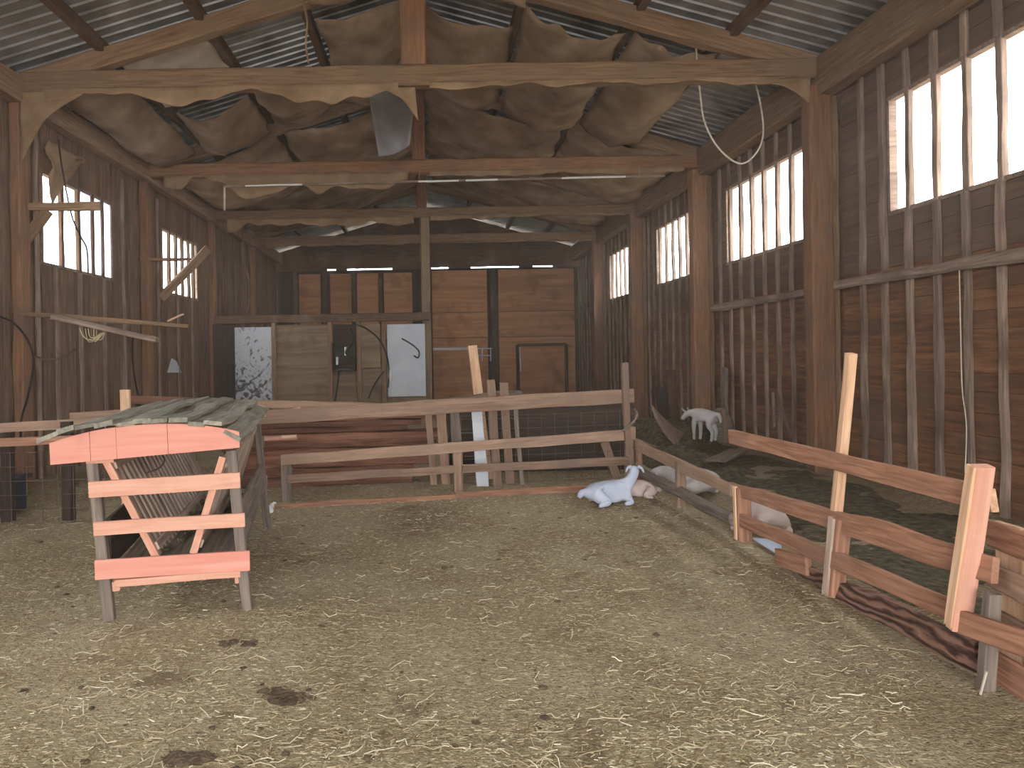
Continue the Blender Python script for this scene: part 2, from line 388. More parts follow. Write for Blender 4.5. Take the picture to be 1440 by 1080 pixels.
# window openings with bars that carry the battens on
def batten_ys(): return [6.17+.425*k for k in range(-20, 45)]
BY = [yy for yy in batten_ys() if 1.0 < yy < Y1-.2]
for yy in BY:
    inwin = any(a < yy < b for a, b in WR)
    s_ = .085 if yy < 9.2 else .065
    cols = [bc for bc in bayY if abs(yy-bc-.1) < .22]
    if cols: continue
    plank('batten', (XR-.03, yy, 0), (XR-.03, yy+random.uniform(-.02, .02), WRZ[0] if inwin else 4.9), s_*random.uniform(.8, 1.15), .045, M['batten'], wall_right, up=(1, 0, 0), rough=.008)
    if inwin and WRZ[1] < 4.9: plank('batten', (XR-.03, yy, WRZ[1]), (XR-.03, yy, 4.9), s_, .04, M['batten'], wall_right, up=(1, 0, 0), rough=.01)
def window(n, label, X, yr, zr, ys_, s=1, film=None):
    root = MB()
    e = .035
    x0, x1 = (X-.03, X+.06) if s > 0 else (X-.06, X+.03)
    root.box(x0, x1, yr[0]-.01, yr[0]+e, zr[0], zr[1]).box(x0, x1, yr[1]-e, yr[1]+.01, zr[0], zr[1])
    root.box(x0, x1, yr[0], yr[1], zr[0]-.01, zr[0]+e).box(x0, x1, yr[0], yr[1], zr[1]-e, zr[1]+.01)
    o = root.build('window_%d' % n, M['batten']); tag(o, label, kind='structure')
    for yy in ys_:
        plank('bar', (X-.01*s, yy, zr[0]), (X-.01*s, yy, zr[1]), .075, .06, M['batten'] if s > 0 else M['purlin'], o, up=(1, 0, 0), rough=.008)
    if film:
        MB().box(X+.005, X+.01, film[0], film[1], zr[0], zr[1]).build('film', M['film_window'], o)
    return o
for i, (a, b) in enumerate(WR[2:]):
    window(i+1, ['large nearest window opening of the right wall', 'second window opening from the front of the right wall', 'third window opening of the right wall', 'farthest window opening of the right wall'][i], XR, (a, b), WRZ, [yy for yy in BY if a+.05 < yy < b-.05])
for i, (a, b) in enumerate(WL[2:]):
    ys_ = {0: [6.3, 6.9, 7.5], 1: [10.45, 10.95, 11.4, 11.75], 2: [14.75, 15.15, 15.55, 15.95, 16.25]}[i]
    window(i+5, ['window opening of the left wall behind the picture edge', 'glaring window opening of the left wall beside the front post', 'small barred window opening farther down the left wall'][i], XL, (a, b), WLZ, ys_, -1, (11.0, 12.1) if i == 1 else None)

# back wall with panels
mb = MB()
mb.box(XL-.1, XR+.1, Y1+.06, Y1+.1, -.1, 4.68)
wb = tag(mb.build('wall_back', M['dark']), kind='structure')
gb = MB()
gaps = [(-2.9, -1.3), (-3.6, -3.3), (.1, .7), (1.5, 3.2), (3.7, 4.4)]
gx = [XL-.1] + [q for gg in sorted(gaps) for q in gg] + [XR+.1]
for i in range(0, len(gx)-1):
    x0_, x1_ = gx[i], gx[i+1]; zb_ = 4.66 if i % 2 == 0 else 4.72
    while x0_ < x1_-.001:
        xe = min(x0_+.3, x1_); gb.prism([(x0_, Y1+.06, zb_+random.uniform(0, .015)), (xe, Y1+.06, zb_+random.uniform(0, .015)), (xe, Y1+.06, zroof(xe)-.12), (x0_, Y1+.06, zroof(x0_)-.12)], (0, .04, 0)); x0_ = xe
gb.build('gable_boarding', M['purlin'], wb)
def panel(name, x0, x1, z0, z1, mat, parent, Y=Y1, t=.03):
    return plank(name, (x0, Y, (z0+z1)/2), (x1, Y, (z0+z1)/2), t, z1-z0, mat, parent, up=(0, 0, 1), rough=.001, ch=.05)
for (x0, x1) in ((.1, 2.05), (2.45, 5.3)):
    for (z0, z1) in ((.05, 2.2), (2.22, 3.1), (3.12, 4.6)): panel('panel', x0, x1, z0, z1, M['ply'], wb)
for (x0, x1) in ((-4.6, -3.85), (-3.5, -2.75), (-2.55, -1.8), (-1.6, -.6)):
    panel('panel', x0, x1, 2.2, 4.55, M['ply'], wb)
panel('panel', -5.3, -.2, .05, 2.15, M['greyply'], wb)
for x in (-4.72, -3.67, -2.65, -1.7, -.45, .0, 2.25, 5.2):
    plank('stud', (x, Y1-.06, 0), (x, Y1-.06, 4.65), .14 if x != 2.25 else .2, .08, M['dark'] if x > -1 else M['purlin'], wb, up=(0, 1, 0))

# roof
mb = MB(); pr = []
yy = Y0-.3
while yy < Y1+.4:
    pr += [(yy, 0), (yy+.165, 0), (yy+.175, -.025), (yy+.19, -.025), (yy+.2, 0)]; yy += .2
for sgn in (-1, 1):
    i0 = len(mb.v); ex = 5.75
    for (py, pz) in pr:
        for xx in (0, ex/2, ex): mb.v.append((sgn*xx, py, zroof(xx)+pz))
    for k in range(len(pr)-1):
        for q in range(2):
            a = i0+k*3+q; mb.f.append((a, a+1, a+4, a+3))
roof = mb.build('ceiling', M['metal']); tag(roof, 'corrugated metal roof on purlins', kind='structure')
md = roof.modifiers.new('thickness', 'SOLIDIFY'); md.thickness = .004

# wall plates under the eaves
for s_, x in (('right', 5.16), ('left', -5.28)):
    o = plank('wall_plate', (x, Y0, 5.12), (x, Y1, 5.12), .24 if x > 0 else .2, .5 if x > 0 else .34, M['beam'])
    tag(o, 'long dusty timber plate running under the %s eave' % s_, 'beam', 'eave wall plates')
for n_, x in enumerate((-4.2, -2.9, -1.65, -.25, 1.35, 2.8, 4.0)):
    z = zroof(x)-.1
    o = plank('purlin', (x, Y0, z), (x, Y1, z), .11, .17, M['purlin'], rough=.004)
    tag(o, ['outermost roof purlin on the left slope, beside a pale strip', 'middle roof purlin on the left slope above the pale glossy sheet', 'roof purlin of the left slope next to the ridge one', 'roof purlin running just beside the ridge above the king posts', 'uppermost roof purlin of the right slope', 'middle roof purlin on the right slope', 'outermost roof purlin on the right slope above the eave'][n_], 'purlin', 'roof purlins')

# ------------------------------------------------------------------ trusses and posts
def wavy_skirt(name, x0, x1, Y, ztop, drop, seed, parent, mat, th=.012):
    n = int((x1-x0)/.06)
    def fn(u, v):
        x = x0+(x1-x0)*u
        d = drop*(.55+.75*noise.noise(Vector((x*1.1, seed, 0)))+.35*noise.noise(Vector((x*3.3, seed, 7))))
        d = max(.012, d)
        return (x, Y + .015*noise.noise(Vector((x*3, v*3, seed))) - .02*v, ztop - v*d)
    return sheet(name, fn, n, 4, mat, parent, th)
names = ['nearest', 'second', 'third', 'fourth', 'frontmost']
TR = [(5.17, 5.32, .26, 'roof truss overhead behind the camera, out of the picture'),
      (9.17, 5.23, .27, 'nearest large roof truss whose dusty tie beam spans the whole picture'),
      (13.27, 5.14, .25, 'second roof truss with orange-brown tie beam above the pale lath'),
      (17.35, 5.10, .24, 'third roof truss over the boarded partition'),
      (21.35, 5.12, .26, 'farthest roof truss close to the back gable')]
for k, (Y, zb, hb, lab) in enumerate(TR):
    t = thing('roof_truss', lab, 'roof truss', (0, Y, zb), 'roof trusses')
    plank('tie_beam', (-5.25, Y+.1, zb), (5.05, Y+.1, zb), .2, hb, M['beam'] if k != 2 else M['post'], t, rough=.012)
    for s_ in (-1, 1):
        xa = 5.2*s_
        plank('rafter', (xa, Y+.1, zroof(xa)-.25), (0, Y+.1, zroof(0)-.25), .18, .25, M['beam'], t, rough=.01)
    x = -.12+.0175*0
    plank('king_post', (x-.03, Y+.1, zb+hb/2), (x-.03, Y+.1, RIDGE-.35), .2, .33 if k < 2 else .24, M['post'], t, up=(1, 0, 0), rough=.006)
    if k == 0: continue
    # dust laden cobwebs hanging from the tie beam
    dr = {1: .28, 2: .42, 3: .34, 4: .14}[k]
    wavy_skirt('cobweb', -4.9, -.35, Y-.01, zb-hb/2+.03, dr, 3.3*k, t, M['web'])
    wavy_skirt('cobweb', .05, 4.8, Y-.01, zb-hb/2+.03, dr*.45, 5.1*k, t, M['web'])
    if k == 1:
        def fan(cx, cz, ax, az, bx, bz, nm='cobweb'):
            def fn(u, v):
                a = Vector((cx, 0, cz)); p = Vector((ax, 0, az)).lerp(Vector((bx, 0, bz)), u)
                sagc = .25*math.sin(math.pi*u)
                q = p.lerp(a, sagc); r_ = a.lerp(q, v)
                return (r_.x, Y-.02+.03*noise.noise(Vector((u*4, v*4, cx))), r_.z)
            sheet(nm, fn, 12, 6, M['web'], t, .012)
        fan(-5.22, 5.08, -5.22, 4.15, -4.35, 5.08)
        fan(-.14, 5.05, -.6, 5.07, -.1, 4.62)
        fan(4.95, 5.08, 4.2, 5.08, 4.95, 4.75)
        MB().tube(curve_pts([P(425, 0, 9.05), P(432, 30, 9.05), P(430, 60, 9.1), P(434, 90, 9.1)]), .012).build('cobweb', M['web'], t)
    if k == 2:
        pass
# posts along the walls
posts = [(5.17, 'right side timber post out of frame ahead of the nearest window', 'left side timber post out of frame'),
         (9.17, 'thick reddish timber post carrying the nearest truss on the right', 'thick brown timber post at the left picture edge under the nearest truss'),
         (13.27, 'second timber post along the right wall past the wide window', 'orange-brown timber post between the two left windows'),
         (17.35, 'third timber post along the right wall beside the standing goat', 'timber post at the left end of the boarded partition'),
         (21.35, 'farthest timber post along the right wall', 'farthest timber post on the left side beyond the partition')]
for (Y, lr, ll) in posts:
    t = thing('timber_post', lr, 'post', (5.1, Y, 0), 'timber wall posts')
    plank('post_shaft', (5.085, Y+.1, -.1), (5.085, Y+.1, 4.99), .29, .24, M['post'], t, up=(0, 1, 0), rough=.008)
    plank('side_plank', (5.275, Y+.08, -.1), (5.275, Y+.08, 4.87), .08, .12, M['beam'], t, up=(0, 1, 0), rough=.008)
    t = thing('timber_post', ll, 'post', (-5.3, Y, 0), 'timber wall posts')
    plank('post_shaft', (-5.31, Y+.1, -.1), (-5.31, Y+.1, 4.95), .125, .24, M['post'], t, up=(0, 1, 0), rough=.008)
t = plank('centre_post', (-.08, 17.5, -.1), (-.08, 17.5, 4.98), .22, .24, M['greyply'], up=(0, 1, 0)); tag(t, 'grey-brown post standing under the middle of the third truss', 'post')

# gusset and braces near left windows
t = plank('support_board', P(28, 291, 9.35), P(141, 290, 9.5), .05, .1, M['beam'], rough=.01); tag(t, 'short dusty board sticking out across the glaring left window', 'board')
t = plank('brace_strut', P(30, 345, 9.4), P(68, 296, 9.45), .06, .13, M['beam'], rough=.01); tag(t, 'short slanting strut propping the board at the left window', 'brace')
t = plank('brace_strut', P(226, 420, 14.2), P(292, 350, 15.2), .06, .17, M['beam'], rough=.01); tag(t, 'wide dusty diagonal brace crossing the small left window', 'brace')
t = plank('ledge_board', P(190, 365, 13.2), P(262, 365, 14.4), .25, .05, M['post']); tag(t, 'narrow ledge board below the orange-brown left post', 'board')

# ledger rails on right wall
for a, b, lab in (((1172, 402), (1475, 353), 'rounded horizontal rail nailed across the battens under the nearest right window'),
                  ((1002, 434), (1150, 408), 'horizontal rail across the battens beneath the second right window')):
    A = PX(a[0], a[1], XR-.1); B = PX(b[0], b[1], XR-.1)
    t = plank('wall_rail', A, B, .09, .12, M['batten'], rough=.012, ch=.3); tag(t, lab, 'rail', 'rails on the right wall')

# ------------------------------------------------------------------ sagging roof lining
def lining(name, x0, x1, y0, y1, sag, seed, mat, label, tilt=0.0, off=.22, group='sagging roof lining sheets'):
    def fn(u, v):
        x = x0+(x1-x0)*(u+.04*noise.noise(Vector((v*5, seed, 1)))); y = y0+(y1-y0)*(v+.05*noise.noise(Vector((u*5, seed, 2))))
        z = zroof(x)-off - sag*math.sin(math.pi*min(max(u, 0), 1))**.8*(.55+.45*math.sin(math.pi*v)) - tilt*v
        z += .09*noise.noise(Vector((x*1.6, y*1.2, seed)))+.03*noise.noise(Vector((x*5, y*4, seed)))
        return (x, y, min(z, zroof(x)-.03))
    o = sheet(name, fn, 22, 22, mat, None, .008); tag(o, label, 'roof lining', group); return o
L = [(-4.1, -2.95, 9.4, 11.2, .04, 1, 'filmpale', 'pale glossy lining sheet catching the light above the left of the nearest truss', .0),
     (-5.1, -4.25, 9.5, 13.1, .25, 2, 'film', 'brown lining sheet sagging low by the left eave behind the nearest truss', .1),
     (-2.8, -1.75, 11.4, 13.2, .30, 3, 'film', 'brown lining sheet sagging left of the middle, in front of the second truss', .0),
     (-1.5, -.3, 9.9, 13.2, .35, 4, 'film', 'brown lining sheet bellying just left of the king posts behind the nearest truss', .0),
     (-.1, 1.3, 10.4, 13.2, .30, 5, 'film', 'brown lining sheet bellying just right of the king posts behind the nearest truss', .2),
     (1.4, 2.75, 9.7, 13.2, .42, 6, 'film', 'deeply sagging brown sheet right of the middle behind the nearest truss', .2),
     (2.85, 3.95, 9.6, 13.2, .32, 7, 'film', 'brown lining sheet on the right slope between nearest and second trusses', .15),
     (-4.1, -2.9, 11.6, 13.2, .4, 8, 'film', 'brown lining sheet hanging behind the pale glossy one', .1),
     (-5.1, -2.9, 13.6, 17.2, .35, 9, 'film', 'wide brown lining sheet past the second truss, left side', .1),
     (-2.8, -.2, 13.6, 17.2, .45, 10, 'film', 'wide sagging lining sheet past the second truss, left of the middle', .1),
     (0, 2.7, 13.6, 17.2, .4, 11, 'film', 'wide sagging lining sheet past the second truss, right of the middle', .1),
     (2.8, 5.0, 13.5, 17.2, .3, 12, 'film', 'wide lining sheet past the second truss, near the right eave', .1),
     (-5.1, -.2, 17.6, 21.2, .3, 13, 'film', 'broad dim lining sheet past the third truss on the left slope', .0),
     (0.1, 5.0, 17.6, 21.2, .3, 14, 'film', 'broad dim lining sheet past the third truss on the right slope', .0),
     (-1.45, -.35, 8.3, 9.05, .15, 16, 'film', 'brown lining sheet drooping left of the nearest king post', .3),
     (.9, 1.6, 7.4, 8.3, .55, 17, 'film', 'pointed brown flap drooping from the roof right of the nearest king post', .1),
     (.1, 1.3, 8.2, 9.1, .1, 18, 'film', 'flat brown lining piece just right of the nearest king post', .35)]
for (x0, x1, y0, y1, sag, sd, mt, lab, tilt) in L:
    lining('lining_sheet', x0, x1, y0, y1, sag, sd, M[mt], lab, tilt)
# hanging grey sheet
c_ = [P(508, 128, 11.6), P(592, 128, 11.8), P(576, 205, 11.5), P(533, 221, 11.4)]
def hang(u, v):
    top = c_[0].lerp(c_[1], u); bot = c_[3].lerp(c_[2], u); p = top.lerp(bot, v)
    p.y += .18*math.sin(u*3.1)+.05*math.sin(v*5); return p
c_[0] += Vector((0, 0, .75)); c_[1] += Vector((0, 0, .75))
o = sheet('hanging_sheet', hang, 10, 10, M['filmgrey'], None, .008); tag(o, 'pale grey loose sheet hanging down from the roof left of the middle', 'roof lining')
# lath under second truss
t = thing('pale_lath', 'long thin pale lath hung beneath the second tie beam', 'lath', P(600, 254, 13.15))
plank('lath_strip', P(315, 262, 13.15), P(935, 247, 13.15), .03, .04, M['batten'], t, rough=.006)
for u_, w_ in ((345, 425), (588, 645), (655, 700), (790, 880)): plank('white_strip', P(u_, 262-(u_-315)*.0242, 13.12), P(w_, 262-(w_-315)*.0242, 13.12), .02, .03, M['white'], t)  # white pieces imitate bright highlights along the lath
for u_ in (330, 590, 900): plank('hanger', P(u_, 262-(u_-315)*.0242, 13.17), P(u_, 262-(u_-315)*.0242, 13.17)+Vector((0, .15, .3)), .02, .02, M['batten'], t)
plank('drop_rod', P(316, 262, 13.15), P(316, 296, 13.15), .03, .03, M['palewire'], t)

# ------------------------------------------------------------------ partition at the third truss (left half)
YP = 17.25
pt = thing('board_partition', 'grey-brown boarded partition with two white panels in the left half of the barn', 'partition', (-2.7, YP, 0))
def pz(v, u=450): return P(u, v, YP).z
def pxx(u): return P(u, 500, YP).x
plank('top_beam', (-5.2, YP, 2.55), (0, YP, 2.55), .14, .2, M['purlin'], pt)
def vpanel(name, u0, u1, z0, z1, mat, y=YP+.05, t=.03):
    x0, x1 = pxx(u0), pxx(u1)
    return plank(name, ((x0+x1)/2, y, z0), ((x0+x1)/2, y, z1), x1-x0, t, mat, pt, up=(0, 1, 0), rough=.001, ch=.05)
vpanel('dark_panel', 299, 330, 0, 2.45, M['dark'])
o = vpanel('white_panel', 331, 383, .45, 2.36, M['dirtypanel'], YP-.02); tag(o, 'white panel smeared with dark dirt')
vpanel('lower_panel', 331, 383, 0, .5, M['dark'])
panel('board_panel', pxx(388), pxx(463), 0.05, 2.4, M['greyply'], pt, YP+.03)
panel('board_panel', pxx(467), pxx(545), 0.05, 1.3, M['greyply'], pt, YP+.03)
panel('board_panel', pxx(503), pxx(535), 1.33, 2.4, M['greyply'], pt, YP+.03)
panel('board_panel', pxx(467), pxx(503), 1.33, 2.4, M['dark'], pt, YP+.25)
o = vpanel('white_panel', 545, 598, .62, 2.37, M['whitepanel'], YP-.02); tag(o, 'clean bluish white panel')
vpanel('lower_panel', 545, 598, 0, .6, M['greyply'])
for u in (386, 465, 505, 540):
    vpanel('stud', u-3, u+3, 0, 2.45, M['beam'], YP-.05, .08)
MB().tube(curve_pts([P(565, 476, YP-.07), P(580, 485, YP-.1), P(589, 494, YP-.1), P(588, 503, YP-.1), P(582, 500, YP-.1)]), .018).build('hook', M['black'], pt)
t = thing('tool_box', 'dark open box with white fittings mounted on the partition', 'box', P(484, 520, YP-.1))
a, b = P(468, 522, YP-.15), P(500, 482, YP-.15)
MB().box(a.x, b.x, YP-.25, YP-.02, a.z, a.z+.08).box(a.x, a.x+.04, YP-.25, YP-.02, a.z, b.z).box(b.x-.04, b.x, YP-.25, YP-.02, a.z, b.z).box(a.x, b.x, YP-.06, YP-.02, a.z, b.z).build('box_body', M['dark'], t)
MB().tube([P(474, 513, YP-.2), P(474, 502, YP-.2)], .03).build('fitting', M['white'], t)
MB().tube([P(486, 500, YP-.2), P(486, 488, YP-.2)], .03).build('fitting', M['white'], t)
MB().tube(curve_pts([P(492, 462, YP-.2), P(497, 480, YP-.2), P(486, 495, YP-.25), P(496, 503, YP-.25)]), .025).build('lever', M['black'], t)
for pts, lab in (([P(495, 455, YP-.12), P(515, 462, YP-.12), P(535, 480, YP-.12), P(546, 510, YP-.12), P(546, 545, YP-.12)], 'black cable arching from the box towards the clean white panel'),
                 ([P(477, 521, YP-.12), P(474, 545, YP-.12), P(471, 565, YP-.12)], 'short black cable hanging under the dark box'),
                 ([P(540, 522, YP-.12), P(527, 540, YP-.12), P(518, 560, YP-.12)], 'black cable slanting left beside the clean white panel')):
    tag(MB().tube(curve_pts(pts), .018).build('black_cable', M['black']), lab, 'cable')
t = MB().blob(P(549, 527, YP-.1), (.05, .05, .17), 3, 2, .2).build('plastic_jug', M['white'], smooth=True); tag(t, 'small white plastic jug hanging at the edge of the clean panel', 'jug')
# back wall hatch, bars
t = thing('hatch_frame', 'dark square frame around an orange-brown hatch in the back wall', 'hatch', P(762, 540, Y1-.1))
a, b = P(729, 556, Y1-.1), P(796, 484, Y1-.1)
for (p, q) in (((a.x, b.z), (b.x, b.z)), ((a.x, a.z), (b.x, a.z)), ((a.x, a.z), (a.x, b.z)), ((b.x, a.z), (b.x, b.z))):
    plank('frame_bar', (p[0], Y1-.1, p[1]), (q[0], Y1-.1, q[1]), .1, .14, M['dark'], t, up=(0, 1, 0))
panel('hatch_board', a.x+.07, b.x-.07, a.z+.07, b.z-.07, M['ply'], t, Y1-.08)
plank('light_strip', P(731, 488, Y1-.18), P(732, 522, Y1-.18), .04, .05, M['white'], t, up=(0, 1, 0))  # white bar stands in for the highlight on the frame edge
t = plank('white_strip', P(609, 491, Y1-.1), P(668, 490, Y1-.1), .05, .09, M['white']); tag(t, 'long white strip fixed across the back wall panel', 'strip')
t = thing('grid_bracket', 'small white grid of bars on the back wall beside the leaning post', 'grid', P(682, 505, Y1-.15))
for (u0, v0, u1, v1) in ((671, 490, 692, 490), (671, 500, 690, 500), (678, 490, 678, 508), (690, 490, 690, 508)):
    plank('grid_bar', P(u0, v0, Y1-.15), P(u1, v1, Y1-.15), .04, .05, M['whitepanel'], t, up=(0, 1, 0))

# ------------------------------------------------------------------ far fence
ff = thing('rail_fence', 'three-rail plank fence crossing the barn behind the bedding', 'fence', (0.4, 8.1, 0))
def onff(u, v, dy=0.0):
    # fence plane from (-1.65,7.9) to (2.4,8.55)
    du, dv = u-CX, CY-v; kx = (du*ct+dv*st)/F
    Y = (7.9 + .1605*1.65)/(1-.1605*kx)
    return P(u, v, Y+dy)
nrm = Vector((.16, -1, 0)).normalized()
UPZ = (0, 0, 1)
plank('rail', onff(364, 587), onff(891, 556), .03, .165, M['rail'], ff, rough=.006)
plank('rail', onff(395, 647), onff(886, 611), .03, .115, M['rail'], ff, rough=.006)
plank('rail', onff(404, 674), onff(640, 660), .03, .09, M['rail'], ff, rough=.006)
plank('rail', onff(650, 659), onff(885, 648), .03, .095, M['rail'], ff, rough=.006)
plank('base_board', onff(386, 714, -.3), onff(640, 701, -.3), .03, .09, M['rail2'], ff, rough=.008)
plank('base_board', onff(640, 699, -.28), onff(872, 686, -.28), .03, .11, M['rail2'], ff, rough=.008)
plank('post', onff(404, 716, .06), onff(403, 645, .06), .12, .08, M['grey'], ff, up=nrm, rough=.006)
plank('post', onff(645, 705, .05), onff(643, 628, .05), .11, .08, M['rail'], ff, up=nrm, rough=.006)
plank('post', onff(886, 688, .06), onff(886, 600, .06), .12, .09, M['rail'], ff, up=nrm, rough=.006)
plank('post', onff(884, 640, -.05), onff(878, 510, -.02), .085, .05, M['rail'], ff, up=nrm, rough=.006)
MB().tube(curve_pts([onff(892, 575, -.1), onff(896, 585, -.12), onff(886, 598, -.12), onff(875, 606, -.12)]), [.014]*24+[.006]).build('twine', M['grey'], ff)

# loose long boards resting behind far fence
for a, b, Y, w_, lab in (((300, 566), (640, 575), 8.9, .16, 'long board lying on the lumber pile right above the top fence rail'),
                 ((375, 581), (422, 574), 8.7, .05, 'short pale stick lying on the pile beside the feeder roof')):
    t = plank('loose_board', P(*a, Y), P(*b, Y+.1), .12, w_*.6, M['rail'] if w_ > .1 else M['pale'], rough=.008); tag(t, lab, 'board')
# lumber pile : individual boards
k = 0
labs = ['reddish board at the bottom of the lumber pile behind the fence', 'board second from the bottom of the lumber pile', 'wide board in the lower half of the lumber pile', 'dark board in the middle of the lumber pile', 'brown board just above the middle of the lumber pile', 'weathered board in the upper half of the lumber pile', 'long board third from the top of the lumber pile', 'thin board second from the top of the lumber pile', 'uppermost long board of the lumber pile']
z = .0
for i in range(9):
    h = [.10, .12, .16, .07, .1, .09, .08, .07, .07][i]
    z += h/2
    x0 = -2.6+random.uniform(-.15, .15); x1 = .05+random.uniform(-.5, .15)
    t = plank('lumber_board', (x0, 9.05+random.uniform(-.06, .06), z), (x1, 9.2+random.uniform(-.06, .06), z+.01), .5-.02*i, h*.96, M['pile'], rough=.01)
    tag(t, labs[i], 'board', 'boards in the lumber pile'); z += h/2
t = thing('pale_stick', 'short pale offcut lying along the lumber pile beside the feeder leg', 'stick', P(395, 620, 8.6))
plank('stick_body', P(370, 617, 8.65), P(418, 615, 8.65), .04, .05, M['tan'], t); plank('stick_end', P(396, 615, 8.6), P(417, 614, 8.6), .02, .04, M['pale'], t)
# upright boards (pallet stack) behind the middle of the fence
ups = [(598, 607, 8.9, 'rail', 690, 592), (613, 626, 8.95, 'rail', 690, 590), (632, 645, 9.0, 'grey', 690, 590), (662, 678, 8.75, 'white', 692, 586), (684, 696, 8.7, 'tanrail', 690, 548), (702, 714, 8.9, 'rail', 686, 552), (722, 728, 8.8, 'grey', 686, 586)]
ul = ['upright reddish slab at the left of the boards leaning behind the fence', 'second upright slab from the left behind the fence', 'grey upright slab behind the middle fence post', 'white painted upright board behind the fence', 'tan upright plank right of the white painted board', 'short upright plank with chipped top near the wire mesh', 'thin grey upright lath at the left edge of the wire mesh']
M['tanrail'] = M['rail']; M['whitep'] = M['white']
for (u0, u1, Y, mt, vb, vt), lab in zip(ups, ul):
    b = P((u0+u1)/2, vt-14, Y); a = Vector((b.x+.05, Y-.12, .0))
    t = plank('upright_board', a, b, (u1-u0)*Y/F, .035, M['whitepanel'] if mt == 'white' else M[mt], up=(0, 1, 0), rough=.006); tag(t, lab, 'board', 'boards leaning behind the fence')
t = plank('leaning_post', Vector((.72, 9.1, .0)), P(664, 487, 9.5), .12, .09, M['pale'], up=(0, 1, 0), rough=.006); tag(t, 'pale square post leaning upright above the far fence', 'post')
t = plank('loose_board', P(628, 563, 8.9), P(708, 552, 9.05), .2, .04, M['rail'], rough=.015); tag(t, 'rough splintered board lying at the foot of the pale leaning post', 'board')
t = MB().box(.0, .24, 0, .16, 0, .14).build('wood_block', M['grey'], world=Matrix.Translation(P(708, 566, 9.0))); tag(t, 'small grey wooden block on top of the boards near the wire mesh', 'block')
t = plank('leaning_board', P(872, 688, 9.1), P(850, 622, 9.3), .11, .03, M['rail'], up=(0, 1, 0), rough=.004); tag(t, 'short grey board leaning against the dark boarding by the fence corner', 'board')
# dark boards added in place of the dim space beyond, wire mesh before them
t = thing('low_boarding', 'dark low board wall behind the wire mesh', 'boarding', (2, 9.6, 0))
for i in range(5): plank('boarding_plank', (.2, 9.6, .1+.18*i), (2.75, 9.65, .1+.18*i), .03, .175, M['dark'], t)
def mesh_panel(name, label, a, b, z0, z1, sx, sz, mat=M['wire'], r=.0035):
    a, b = Vector(a), Vector(b); t = thing(name, label, 'wire mesh', (a.x, a.y, 0)); L = (b-a).length
    m1 = MB(); n = int(L/sx)
    for i in range(n+1):
        p = a.lerp(b, i/n); m1.tube([(p.x, p.y, z0), (p.x+.006*random.uniform(-1, 1), p.y, z1)], r, 4)
    m1.build('upright_wires', mat, t)
    m2 = MB(); k = int((z1-z0)/sz)
    for j in range(k+1):
        zz = z0+(z1-z0)*j/k; m2.tube([(a.x, a.y, zz), ((a.x+b.x)/2, (a.y+b.y)/2, zz-.008), (b.x, b.y, zz+.005)], r, 4)
    m2.build('cross_wires', mat, t); return t
mesh_panel('wire_mesh', 'wire mesh panel stretched behind the right half of the far fence', (.2, 8.75, 0), (2.55, 9.0, 0), .02, .85, .16, .15)
mesh_panel('wire_mesh', 'wire mesh panel at the left of the feeder', (-5.2, 6.95, 0), (-2.35, 7.1, 0), .02, .72, .15, .13, M['wire'])

# ------------------------------------------------------------------ left pen rails
for a, b, Ya, Yb, hh, mt, lab in (((-10, 603), (240, 587), 6.9, 7.6, .09, 'rail', 'long brown rail entering from the left edge behind the feeder, upper one'),
                        ((-10, 623), (130, 616), 6.85, 7.0, .075, 'rail2', 'lower brown rail ending at the left tip of the feeder roof'),
                        ((98, 586), (250, 575), 7.4, 7.8, .08, 'rail', 'board lying behind the feeder left of the pale stub'),
                        ((185, 562), (300, 566), 8.4, 8.6, .09, 'pile', 'dark brown board lying behind the feeder right of the pale stub')):
    t = plank('pen_rail', P(*a, Ya), P(*b, Yb), .04, hh, M[mt], rough=.006); tag(t, lab, 'rail')
b_ = P(192, 566, 8.42); plank('prop', (b_.x, b_.y+.05, 0), (b_.x, b_.y+.05, b_.z-.02), .06, .05, M['dark'], t, up=(0, 1, 0))
a = P(176, 548, 7.5); t = plank('stub_post', (a.x, 7.5, 0), a, .1, .04, M['pale'], up=(0, 1, 0)); tag(t, 'short pale stub post rising behind the feeder', 'post')
for u, lab in ((95, 'dark post of the left pen behind the wire mesh, nearest the feeder'), (10, 'dark post of the left pen at the picture edge')):
    a = P(u, 610, 7.15); t = plank('pen_post', (a.x, 7.15, -.05), (a.x, 7.15, 1.0), .1, .1, M['dark'], up=(0, 1, 0)); tag(t, lab, 'post')
# blue bin
t = thing('blue_bin', 'dark blue plastic bin behind the mesh at the left edge', 'bin', P(8, 725, 7.4))
b0 = G(8, 716); MB().prism([(b0.x-.3, 7.4, 0), (b0.x+.22, 7.4, 0), (b0.x+.26, 7.35, .36), (b0.x-.34, 7.35, .36)], (0, .4, 0)).build('bin_body', M['bluebin'], t)
MB().box(b0.x-.37, b0.x+.29, 7.32, 7.8, .35, .39).build('bin_rim', M['bluebin'], t)

# ------------------------------------------------------------------ hay feeder
ang = math.radians(9.0)
FR = Matrix.Translation((-1.61, 4.47, 0)) @ Matrix.Rotation(ang, 4, 'Z') @ Matrix(((1, 0, -.06, 0), (0, 1, 0, 0), (0, 0, 1, 0), (0, 0, 0, 1)))
fd = thing('hay_feeder', 'wooden hay feeder with arched mossy roof and salmon pink front board', 'hay feeder', (-1.61, 4.47, 0))
def fp(name, a, b, w, h, mat, up=(0, 0, 1), parent=fd, **k): return plank(name, a, b, w, h, mat, parent, up=up, frame=FR, **k)
# legs
for x, y, xt in ((-.41, 0, -.43), (.42, 0, .40), (-.41, 2.15, -.43), (.40, 2.15, .38)):
    o = fp('leg', (x, y, -.03), (xt, y, 1.02), .065, .065, M['grey'], up=(0, 1, 0))
